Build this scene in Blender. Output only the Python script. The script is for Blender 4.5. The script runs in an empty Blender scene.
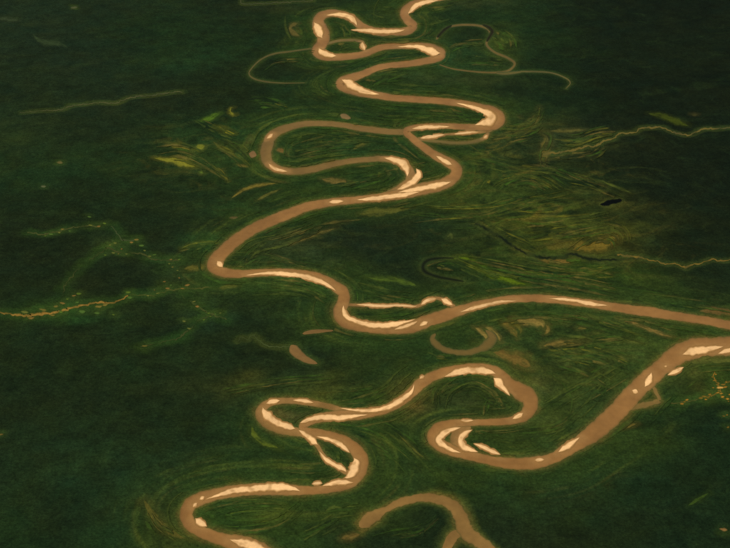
import bpy, math, random
import numpy as np
from mathutils import Vector

# ------------------------------------------------------------------ camera, sky, sun, exposure
PW, PH = 730.0, 548.0                      # photograph size, pixels
VFOV = math.radians(22.0)
PITCH = math.radians(31.0)                 # how far the camera looks down
DIST = 42000.0                             # metres to the middle of the picture
FPX = (PH / 2) / math.tan(VFOV / 2)
CAM = np.array([0.0, -DIST * math.cos(PITCH), DIST * math.sin(PITCH)])
FWD = np.array([0.0, math.cos(PITCH), -math.sin(PITCH)])
UP = np.array([0.0, math.sin(PITCH), math.cos(PITCH)])

scene = bpy.context.scene
col = scene.collection
cam_data = bpy.data.cameras.new("camera")
cam = bpy.data.objects.new("camera", cam_data)
col.objects.link(cam)
cam.location = CAM.tolist()
cam.rotation_euler = (math.pi / 2 - PITCH, 0, 0)
cam_data.sensor_fit = 'HORIZONTAL'
cam_data.angle = 2 * math.atan(PW / 2 / FPX)
cam_data.clip_start = 100.0
cam_data.clip_end = 2.0e6
scene.camera = cam

SUN_EL, SUN_ROT = math.radians(46), math.radians(215)
world = bpy.data.worlds.new("World")
scene.world = world
world.use_nodes = True
wn = world.node_tree
sky = wn.nodes.new('ShaderNodeTexSky')
sky.sky_type = 'NISHITA'
sky.sun_disc = False
sky.sun_elevation = SUN_EL
sky.sun_rotation = SUN_ROT
bg = wn.nodes['Background']
wn.links.new(sky.outputs[0], bg.inputs[0])
bg.inputs[1].default_value = 0.07

sun_data = bpy.data.lights.new("sun", 'SUN')
sun_data.energy = 3.6
sun_data.angle = math.radians(0.53)
sun_data.color = (1.0, 0.955, 0.88)
sun = bpy.data.objects.new("sun", sun_data)
col.objects.link(sun)
sd_ = Vector((math.sin(SUN_ROT) * math.cos(SUN_EL), math.cos(SUN_ROT) * math.cos(SUN_EL), math.sin(SUN_EL)))
sun.rotation_euler = sd_.to_track_quat('Z', 'Y').to_euler()
sun.location = (0, 0, 30000)

scene.view_settings.view_transform = 'Standard'
scene.view_settings.look = 'None'
scene.view_settings.gamma = 1.0
scene.view_settings.exposure = 0.1
scene.render.engine = 'CYCLES'
scene.cycles.filter_width = 2.0
scene.cycles.max_bounces = 4

# ------------------------------------------------------------------ pixel <-> ground
def ground(px, py, z=0.0):
    px = np.asarray(px, float); py = np.asarray(py, float)
    a = (px - PW / 2) / FPX
    b = (PH / 2 - py) / FPX
    dy = FWD[1] + b * UP[1]
    dz = FWD[2] + b * UP[2]
    t = (z - CAM[2]) / dz
    return np.stack([CAM[0] + a * t, CAM[1] + dy * t, np.zeros_like(a * t) + z], -1)

def pixel(x, y, z=0.0):
    dy = y - CAM[1]; dz = z - CAM[2]
    d = dy * FWD[1] + dz * FWD[2]
    v = dy * UP[1] + dz * UP[2]
    return PW / 2 + FPX * x / d, PH / 2 - FPX * v / d

K4, K3, KW = 730 / 180., 730 / 240., 730 / 200.
REG = dict(A=(220, 0, K4), B=(380, 0, K4), C=(220, 90, K4), D=(360, 90, K4), E=(180, 190, K4), F=(320, 240, K4), G=(470, 240, K4),
           H=(550, 240, K4), I=(380, 345, K4), J=(550, 330, K4), K=(220, 330, K4), L=(320, 413, K4), M=(150, 413, K4), S=(420, 290, K4),
           X=(130, 80, K4), N=(490, 60, K3), O=(0, 0, K3), P=(400, 160, K3), Q=(0, 180, K3), T=(490, 368, K3), U=(0, 368, K3),
           V=(490, 0, K3), W=(100, 180, KW))
def R(r, *pts):
    """points read off an enlarged region of the photograph, as photograph pixels (x, y, width)"""
    x0, y0, k = REG[r]
    return [(x0 + p[0] / k, y0 + p[1] / k, p[2] / k) for p in pts]

# ------------------------------------------------------------------ colour
EXPO = 0.9
def lin(r, g, b):
    def f(c):
        c /= 255.0
        return c / 12.92 if c <= 0.04045 else ((c + 0.055) / 1.055) ** 2.4
    return np.array([f(r), f(g), f(b)])
def alb(r, g, b):
    return lin(r, g, b) * EXPO * np.array([1.0, 0.97, 0.8])

def smooth(a, b, x):
    t = np.clip((x - a) / (b - a), 0, 1)
    return t * t * (3 - 2 * t)

def vnoise(x, y, cell, seed):
    """value noise in -1..1, cell in metres"""
    rng = np.random.RandomState(seed)
    tab = rng.rand(256, 256) * 2 - 1
    gx = x / cell + 1000.37; gy = y / cell + 1000.71
    ix = np.floor(gx).astype(int); iy = np.floor(gy).astype(int)
    fx = gx - ix; fy = gy - iy
    fx = fx * fx * (3 - 2 * fx); fy = fy * fy * (3 - 2 * fy)
    a = tab[ix & 255, iy & 255]; b = tab[(ix + 1) & 255, iy & 255]
    c = tab[ix & 255, (iy + 1) & 255]; d = tab[(ix + 1) & 255, (iy + 1) & 255]
    return (a * (1 - fx) + b * fx) * (1 - fy) + (c * (1 - fx) + d * fx) * fy
def fnoise(x, y, cell, seed, octs=4, gain=0.55):
    s = 0; a = 1; t = 0
    for o in range(octs):
        s = s + a * vnoise(x, y, cell / 2 ** o, seed + o * 17); t += a; a *= gain
    return s / t * 1.6

# ------------------------------------------------------------------ materials
def material(name, rough=0.9, spec=0.15, scales=((0.012, 0.25), (0.03, 0.2)), bump=0.0, bump_scale=0.02, base=None):
    m = bpy.data.materials.new(name)
    m.use_nodes = True
    nt = m.node_tree; n = nt.nodes; l = nt.links
    bs = n['Principled BSDF']
    bs.inputs['Roughness'].default_value = rough
    bs.inputs['Specular IOR Level'].default_value = spec
    tc = n.new('ShaderNodeTexCoord')
    if base is None:
        at = n.new('ShaderNodeAttribute'); at.attribute_name = 'Col'
        cur = at.outputs['Color']
    else:
        rgb = n.new('ShaderNodeRGB'); rgb.outputs[0].default_value = (*base, 1)
        cur = rgb.outputs[0]
    for i, (sc, amt) in enumerate(scales):
        tex = n.new('ShaderNodeTexNoise')
        tex.inputs['Scale'].default_value = sc
        tex.inputs['Detail'].default_value = 3
        tex.inputs['Roughness'].default_value = 0.6
        l.new(tc.outputs['Object'], tex.inputs['Vector'])
        mr = n.new('ShaderNodeMapRange')
        mr.inputs['From Min'].default_value = 0.3; mr.inputs['From Max'].default_value = 0.7
        mr.inputs['To Min'].default_value = 1 - amt; mr.inputs['To Max'].default_value = 1 + amt
        l.new(tex.outputs['Fac'], mr.inputs['Value'])
        mx = n.new('ShaderNodeVectorMath'); mx.operation = 'SCALE'
        l.new(cur, mx.inputs[0]); l.new(mr.outputs[0], mx.inputs['Scale'])
        cur = mx.outputs[0]
    l.new(cur, bs.inputs['Base Color'])
    if bump:
        tex = n.new('ShaderNodeTexNoise'); tex.inputs['Scale'].default_value = bump_scale
        tex.inputs['Detail'].default_value = 3
        l.new(tc.outputs['Object'], tex.inputs['Vector'])
        bp = n.new('ShaderNodeBump'); bp.inputs['Strength'].default_value = bump
        bp.inputs['Distance'].default_value = 12.0
        l.new(tex.outputs['Fac'], bp.inputs['Height'])
        l.new(bp.outputs[0], bs.inputs['Normal'])
    return m

MAT = dict(
    forest=material('forest_canopy', 0.95, 0.05, ((0.0028, 0.14), (0.0085, 0.24), (0.02, 0.32)), 0.7, 0.016),
    ground=material('forest_floor', 0.95, 0.05, ((0.0004, 0.2), (0.003, 0.25), (0.01, 0.3)), base=tuple(alb(29, 43, 24))),
    water=material('muddy_water', 0.5, 0.12, ((0.0012, 0.08), (0.006, 0.08)), 0.05, 0.03),
    black=material('black_water', 0.6, 0.04, ((0.002, 0.1),)),
    sand=material('pale_sand', 0.9, 0.1, ((0.003, 0.06), (0.012, 0.07)), 0.15, 0.01),
    damp=material('damp_sand', 0.8, 0.15, ((0.004, 0.08), (0.015, 0.08))),
    grass=material('meadow_grass', 0.95, 0.05, ((0.004, 0.2), (0.014, 0.25)), 0.3, 0.02),
    soil=material('bare_soil', 0.95, 0.05, ((0.006, 0.15), (0.02, 0.2))),
)

# ------------------------------------------------------------------ ribbons
def catmull(pts, step=1.0):
    keep = [pts[0]]
    for a in pts[1:]:
        if math.hypot(a[0] - keep[-1][0], a[1] - keep[-1][1]) > (2.6 if len(pts) > 20 else 0.8):
            keep.append(a)
    p = np.array(keep, float)
    if len(p) == 2:
        p = np.array([p[0], (p[0] + p[1]) / 2, p[1]])
    q = np.vstack([2 * p[0] - p[1], p, 2 * p[-1] - p[-2]])
    out = []
    for i in range(1, len(q) - 2):
        p0, p1, p2, p3 = q[i - 1], q[i], q[i + 1], q[i + 2]
        n = max(2, int(math.hypot(*(p2 - p1)[:2]) / step))
        t = np.linspace(0, 1, n, endpoint=False)[:, None]
        out.append(0.5 * (2 * p1 + (p2 - p0) * t + (2 * p0 - 5 * p1 + 4 * p2 - p3) * t ** 2 + (3 * p1 - p0 - 3 * p2 + p3) * t ** 3))
    out.append(q[-2][None])
    o = np.vstack(out)
    o[:, 2] = np.maximum(o[:, 2], 0.25)
    return o

def bands(pts, step, wobble, seed, grow=0.0, round_ends=False, zig=0.0, ts=(-1, -0.8, -0.45, 0, 0.45, 0.8, 1)):
    """centre line + width -> rows of points across it, in photograph pixels then on the ground"""
    c = catmull(pts, step)
    if zig:
        q = np.arange(len(c)) * step
        rz = random.Random(seed + 5)
        for wl, a in ((19, .5), (9.1, .6), (5.2, .5), (3.3, .3)):
            c[:, 0] += zig * a * np.sin(q * 6.283 / wl + rz.random() * 6.28)
            c[:, 1] += 0.6 * zig * a * np.sin(q * 6.283 / wl + rz.random() * 6.28)
    d = np.gradient(c[:, :2], axis=0)
    d /= np.maximum(np.linalg.norm(d, axis=1, keepdims=True), 1e-6)
    nrm = np.stack([-d[:, 1], d[:, 0]], 1)
    s = np.concatenate([[0], np.cumsum(np.linalg.norm(np.diff(c[:, :2], axis=0), axis=1))])
    rng = random.Random(seed)
    hw = c[:, 2] / 2 + grow
    L = hw.copy(); Rr = hw.copy()
    for side in (L, Rr):
        n = np.zeros_like(s)
        for wl, a in ((29, .6), (13, .7), (6.7, .5), (3.9, .2)):
            n += a * np.sin(s * 2 * math.pi / wl + rng.random() * 6.28)
        side *= 1 + wobble * n
    if round_ends:
        e = np.minimum(s, s[-1] - s)
        k = np.sqrt(np.clip(1 - (1 - np.clip(e / np.maximum(hw.max(), 1.0), 0, 1)) ** 2, 0.02, 1))
        if round_ends == 'taper':
            k = k * np.clip(e / (0.24 * s[-1]), 0, 1) ** 0.6
        L *= k; Rr *= k
    ts = np.array(ts, float)
    off = np.where(ts[None] < 0, ts[None] * L[:, None], ts[None] * Rr[:, None])
    P = c[:, None, :2] + off[:, :, None] * nrm[:, None, :]
    return P, ts, s

def ribbon_mesh(name, P, ts, z, colours, mat):
    n, m = P.shape[:2]
    G = ground(P[..., 0], P[..., 1])
    G[..., 2] = z
    cen = G.reshape(-1, 3).mean(0); cen[2] = 0
    v = (G - cen).reshape(-1, 3)
    i = np.arange(n - 1)[:, None] * m + np.arange(m - 1)[None]
    q = np.stack([i, i + 1, i + m + 1, i + m], -1).reshape(-1, 4)
    # keep the faces looking up
    a = v[q[:, 2]] - v[q[:, 0]]; b = v[q[:, 3]] - v[q[:, 1]]
    down = a[:, 0] * b[:, 1] - a[:, 1] * b[:, 0] < 0
    q[down] = q[down][:, ::-1]
    me = bpy.data.meshes.new(name)
    me.from_pydata(v.tolist(), [], q.tolist())
    at = me.attributes.new('Col', 'FLOAT_COLOR', 'POINT')
    cc = np.ones((n * m, 4), np.float32); cc[:, :3] = colours.reshape(-1, 3)
    at.data.foreach_set('color', cc.ravel())
    me.polygons.foreach_set('use_smooth', np.ones(len(q), bool))
    me.materials.append(MAT[mat])
    me.update()
    o = bpy.data.objects.new(name, me)
    o.location = cen.tolist()
    col.objects.link(o)
    return o

# ------------------------------------------------------------------ what the photograph shows
MUD = alb(147, 105, 58)
WATER = []     # (name, label, points, colour, z, black, edge softness)
def water(name, label, pts, c=MUD, mat='water', wob=0.05, blend=0.2):
    if name == 'stream' and mat == 'water':
        pts = [(x, y, w * 0.66) for x, y, w in pts]; c = c * np.array([1.05, 1.05, 0.8])
    if name == 'oxbow_lake' and blend >= 0.5 and mat == 'water' and max(p[2] for p in pts) < 5:
        pts = [(x, y, w * 0.9) for x, y, w in pts]; blend = 0.8; c = c * np.array([1.08, 1.0, 0.75])
    WATER.append(dict(name=name, label=label, pts=pts, c=c, mat=mat, wob=wob, blend=blend))

upper = (R('B', (430, -60, 26), (330, -30, 26), (235, -8, 28), (170, 6, 32), (118, 28, 34), (97, 52, 35), (113, 82, 36), (137, 105, 33), (110, 125, 34), (50, 130, 33), (0, 129, 33))
    + R('A', (600, 118, 30), (565, 100, 32), (535, 75, 32), (490, 57, 30), (440, 54, 32), (405, 70, 40), (400, 100, 54), (420, 140, 54), (412, 178, 46), (393, 203, 42), (405, 222, 36), (440, 231, 32), (500, 230, 28), (580, 220, 27))
    + R('B', (0, 193, 26), (80, 186, 24), (150, 187, 30), (210, 198, 42), (248, 216, 38), (235, 235, 30), (170, 250, 28), (80, 262, 25), (0, 272, 25))
    + R('A', (580, 300, 30), (515, 322, 38), (487, 340, 38), (512, 358, 38), (570, 375, 33), (650, 388, 30))
    + R('B', (60, 397, 27), (150, 403, 27), (250, 410, 27), (330, 420, 30), (400, 435, 34), (460, 455, 44), (488, 483, 42))
    + R('D', (545, 145, 34), (460, 151, 27), (350, 146, 24), (245, 150, 25), (187, 165, 26), (208, 192, 29), (250, 225, 31), (300, 262, 35), (350, 288, 40), (388, 316, 46), (384, 350, 46), (340, 380, 48), (250, 402, 50), (150, 425, 42), (60, 438, 33), (0, 444, 30))
    + R('C', (440, 457, 34), (350, 475, 38))
    + R('E', (420, 105, 44), (330, 142, 45), (250, 187, 48), (190, 237, 52), (148, 280, 56), (135, 308, 50), (172, 333, 42), (240, 340, 34), (330, 336, 31), (420, 334, 32), (520, 345, 36), (590, 367, 40), (642, 400, 46))
    + R('F', (95, 215, 48), (96, 250, 50), (82, 285, 58), (92, 320, 60), (140, 343, 50), (220, 357, 44), (300, 362, 42), (370, 353, 50), (430, 332, 54), (500, 308, 52), (570, 285, 42), (640, 264, 36))
    + R('G', (60, 258, 33), (150, 241, 31), (240, 237, 33), (330, 240, 33), (430, 251, 33), (530, 264, 35), (640, 281, 37))
    + R('H', (400, 291, 42), (460, 301, 38), (530, 312, 35), (620, 325, 34), (700, 340, 36), (780, 358, 40), (860, 384, 50), (930, 400, 70)))
water('river', 'brown muddy river winding from the top edge through wide loops to the right edge', upper)

lower = (R('H', (1500, 330, 110), (1200, 380, 105), (1000, 402, 100), (850, 425, 88), (730, 430, 78), (660, 434, 78), (590, 441, 86))
    + R('J', (522, 98, 82), (458, 148, 72), (398, 200, 76), (340, 255, 78), (292, 310, 80), (234, 368, 78), (188, 408, 78), (130, 450, 60), (60, 492, 52))
    + R('I', (700, 460, 46), (630, 478, 52), (560, 482, 50), (480, 475, 42), (420, 462, 38), (350, 445, 42), (285, 425, 48), (236, 400, 56), (218, 370, 56), (238, 338, 48), (290, 320, 36), (380, 315, 28), (460, 313, 28), (530, 307, 34), (583, 288, 46), (608, 255, 60), (606, 215, 68), (570, 190, 70), (525, 160, 54), (490, 125, 48), (450, 101, 43), (380, 92, 36), (300, 102, 38), (220, 125, 42), (165, 157, 46), (130, 192, 44), (80, 231, 41), (20, 262, 38))
    + R('K', (620, 332, 40), (560, 344, 44), (490, 347, 44), (420, 354, 38), (365, 370, 34), (335, 392, 32), (352, 412, 34), (400, 422, 42), (460, 436, 44), (520, 461, 48))
    + R('L', (158, 168, 58), (168, 212, 57), (150, 253, 58), (110, 285, 52), (50, 305, 38))
    + R('M', (670, 314, 34), (600, 314, 42), (520, 311, 50), (440, 310, 50), (360, 315, 50), (280, 328, 50), (212, 346, 54), (163, 372, 57), (147, 407, 54), (158, 445, 54), (197, 476, 52), (252, 500, 50), (315, 520, 60), (390, 540, 80), (450, 575, 92), (520, 640, 95), (600, 760, 95)))
water('river', 'wide brown river coiling from the right edge down to the bottom left', lower)

water('river_channel', 'narrow brown channel around the long island loop at upper left of the river',
    R('D', (200, 168, 22), (130, 170, 24), (60, 162, 25), (0, 155, 24)) + R('C', (500, 142, 22), (400, 135, 22), (320, 141, 25), (250, 161, 32), (207, 190, 42), (192, 225, 46), (186, 260, 46), (197, 295, 40), (232, 320, 34), (300, 330, 28), (370, 322, 28), (440, 305, 25), (520, 289, 22), (620, 280, 22))
    + R('D', (80, 278, 23), (140, 285, 30), (185, 310, 38), (205, 345, 40), (195, 378, 40), (150, 408, 36), (110, 425, 30)), c=alb(126, 98, 52))
water('river_channel', 'thin tan channel cutting behind the wedge of sand at the upper bend',
    R('D', (230, 200, 14), (290, 190, 13), (350, 181, 11), (440, 174, 11), (520, 166, 13), (548, 148, 12)), c=alb(130, 100, 52))
water('river_channel', 'faint tan side channel under the long wedge-shaped sandbar bend',
    R('D', (522, 165, 14), (506, 193, 17), (450, 211, 14), (380, 214, 13), (300, 207, 13), (240, 200, 12)), c=alb(110, 92, 46), blend=0.5)
water('river_channel', 'short tan channel closing the small loop beneath the topmost meander',
    R('A', (432, 178, 10), (470, 167, 10), (520, 162, 11), (575, 168, 12), (580, 188, 16), (590, 212, 14)), c=alb(116, 96, 50), blend=0.4)
water('river_channel', 'narrow brown channel round the north side of the leaf-shaped island',
    R('K', (510, 332, 24), (440, 310, 24), (360, 295, 26), (290, 287, 26), (220, 291, 28), (175, 312, 38), (165, 345, 44), (192, 379, 42), (242, 402, 40), (310, 414, 36), (370, 425, 30)), c=alb(130, 98, 52))
water('river_channel', 'thin pale chute crossing the inside of the lower left bend',
    R('K', (325, 410, 18), (388, 462, 18), (413, 500, 17), (440, 535, 20)) + R('L', (60, 213, 18), (105, 240, 22), (140, 235, 20)), c=alb(140, 108, 60), blend=0.3)
water('river_channel', 'brown backwater between the two crescent sandbars of the round bend',
    R('I', (365, 328, 24), (318, 352, 40), (305, 385, 44), (322, 418, 36), (365, 438, 26)), c=alb(128, 98, 54))
water('river_channel', 'narrow brown chute arching over the small wooded bank above the sandbar',
    R('F', (108, 262, 12), (195, 266, 14), (260, 269, 12), (330, 267, 11), (380, 270, 14), (412, 262, 16), (440, 243, 16), (475, 236, 14), (508, 247, 20), (545, 272, 18)), c=alb(126, 92, 50), blend=0.35)
water('river_channel', 'tan fork joining the broad river through a small green triangle',
    R('J', (285, 318, 14), (335, 312, 26), (395, 301, 22), (436, 291, 20), (444, 280, 16), (432, 258, 15), (420, 235, 14), (398, 205, 8)), c=alb(122, 97, 50), blend=0.35, wob=0.2)
water('side_channel', 'forked brown side channel arching in from the bottom edge',
    R('L', (160, 462, 40), (190, 440, 52), (225, 415, 48), (262, 394, 26), (285, 384, 26), (330, 361, 34), (400, 346, 33), (460, 346, 38), (520, 366, 44), (560, 400, 54), (576, 440, 60), (590, 480, 64), (632, 512, 54), (690, 560, 50), (760, 640, 50)), c=alb(136, 103, 56), wob=0.1)
water('side_channel', 'left prong of the forked channel at the bottom edge',
    R('L', (590, 462, 6), (580, 475, 22), (560, 488, 34), (538, 504, 42), (516, 545, 40), (505, 620, 40)), c=alb(136, 103, 56), blend=0.06)

water('oxbow_lake', 'thin tan cut-off loop with dark bends right of the topmost meanders',
    R('B', (228, 160, 12), (262, 117, 12), (318, 102, 12), (395, 103, 13), (438, 118, 15), (447, 145, 14), (432, 178, 14), (462, 210, 13), (520, 236, 14), (546, 258, 14), (525, 284, 13), (480, 294, 12), (400, 292, 9), (300, 280, 8), (240, 262, 6)), c=alb(104, 88, 44), blend=0.5)
water('lake', 'dark water at the left end of the thin cut-off loop', R('B', (232, 152, 12), (250, 132, 15), (268, 116, 14), (292, 102, 8)), c=alb(34, 31, 16), mat='black', blend=0.9)
water('lake', 'dark bend on the right side of the thin cut-off loop', R('B', (415, 100, 8), (440, 110, 16), (455, 128, 18), (444, 150, 16), (432, 170, 10)), c=alb(36, 32, 16), mat='black', blend=0.9)
water('oxbow_lake', 'faint tan curved tail trailing right from the cut-off loop', R('B', (470, 297, 10), (510, 298, 16), (570, 292, 10)) + R('N', (100, 35, 7), (180, 38, 6), (228, 54, 6), (244, 70, 5), (230, 88, 3)), c=alb(92, 86, 45), blend=0.6)
water('oxbow_lake', 'faint oval cut-off loop left of the topmost meanders', R('A', (375, 196, 8), (290, 208, 9), (220, 218, 10), (168, 240, 8), (130, 275, 7), (118, 300, 8), (140, 320, 9), (190, 332, 8), (260, 337, 6), (345, 336, 3)), c=alb(92, 84, 42), blend=0.7)
water('oxbow_lake', 'tan horseshoe lake with striped banks below the middle river reach', R('F', (468, 380, 16), (457, 405, 28), (500, 443, 27), (580, 458, 25), (640, 446, 30), (685, 420, 44), (698, 392, 36), (672, 366, 16)), c=alb(108, 88, 44), blend=0.5, wob=0.1)
water('oxbow_lake', 'brown curved claw-shaped pond in the forest left of the river', R('K', (288, 62, 30), (300, 80, 42), (325, 105, 36), (360, 125, 26), (395, 137, 10)), c=alb(128, 96, 54), blend=0.25)
water('pond', 'short brown crescent just above the claw-shaped pond', R('K', (335, 16, 8), (365, 9, 18), (410, 5, 14), (460, 3, 6)), c=alb(122, 92, 50), blend=0.3)
water('pond', 'small round brown pond left of the long island loop', R('C', (118, 258, 16), (130, 261, 34), (148, 266, 18)), c=alb(124, 94, 56), blend=0.3)
water('pond', 'small pinkish brown pond above the long island loop', R('A', (488, 466, 16), (505, 473, 26), (530, 480, 10)), c=alb(122, 98, 58), blend=0.3)
water('oxbow_lake', 'black crescent lake ringed by green marsh above the middle reach', R('F', (545, 74, 5), (490, 74, 12), (440, 82, 20), (418, 104, 22), (428, 130, 20), (480, 150, 16), (550, 163, 14), (585, 168, 5)), c=alb(22, 27, 14), mat='black', blend=0.9)
water('pond', 'small black pond in the olive marsh at right', R('N', (335, 440, 6), (355, 437, 16), (385, 429, 16), (402, 426, 6)), c=alb(8, 10, 6), mat='black', blend=0.3, wob=0.2)
water('stream', 'black creek along the lower edge of the olive marsh', R('P', (230, 192, 8), (300, 232, 12), (370, 278, 10), (430, 296, 12), (490, 296, 12), (525, 286, 12), (570, 300, 12), (640, 304, 8), (730, 299, 5)), c=alb(18, 26, 14), mat='black', blend=0.9, wob=0.2)
water('stream', 'thin tan stream twisting to the right edge from the marsh', R('H', (270, 58, 16), (320, 66, 14), (385, 74, 6), (400, 82, 7), (440, 88, 6), (470, 98, 7), (500, 96, 6), (530, 104, 9), (548, 112, 12), (570, 102, 8), (605, 96, 7), (640, 84, 7), (660, 78, 8), (690, 84, 7), (760, 82, 6), (900, 90, 6)), c=alb(122, 98, 38), blend=0.5, wob=0.4)
water('stream', 'tan stream zigzagging to the right edge below the top forest', R('N', (160, 287, 10), (240, 277, 10), (290, 264, 9), (318, 262, 9), (350, 246, 8), (378, 238, 7), (388, 226, 7), (440, 220, 6), (455, 210, 8), (480, 206, 8), (525, 206, 7), (552, 218, 7), (600, 228, 7), (640, 214, 7), (660, 208, 7), (690, 210, 7), (730, 206, 6), (850, 215, 6)), c=alb(106, 92, 38), blend=0.5, wob=0.4)
water('stream', 'faint pale creek in the dark forest at upper left', R('O', (60, 344, 2), (120, 338, 3), (190, 333, 5), (215, 322, 5), (255, 318, 4), (300, 312, 5), (355, 313, 6), (395, 297, 6), (470, 289, 5), (530, 280, 5), (555, 280, 4)), c=alb(78, 78, 42), blend=0.7, wob=0.3)
water('stream', 'thin pale creek feeding the claw-shaped pond', R('K', (65, 50, 3), (90, 30, 4), (110, 40, 3), (135, 22, 5), (160, 45, 5), (185, 62, 6), (230, 70, 7), (285, 68, 7)), c=alb(66, 76, 42), blend=0.7, wob=0.3)
water('stream', 'faint thin creek trace at the top left of the meanders', R('A', (88, -10, 5), (90, 14, 6), (150, 15, 5), (250, 10, 5), (380, 2, 4)), c=alb(74, 72, 36), blend=0.7)

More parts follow.
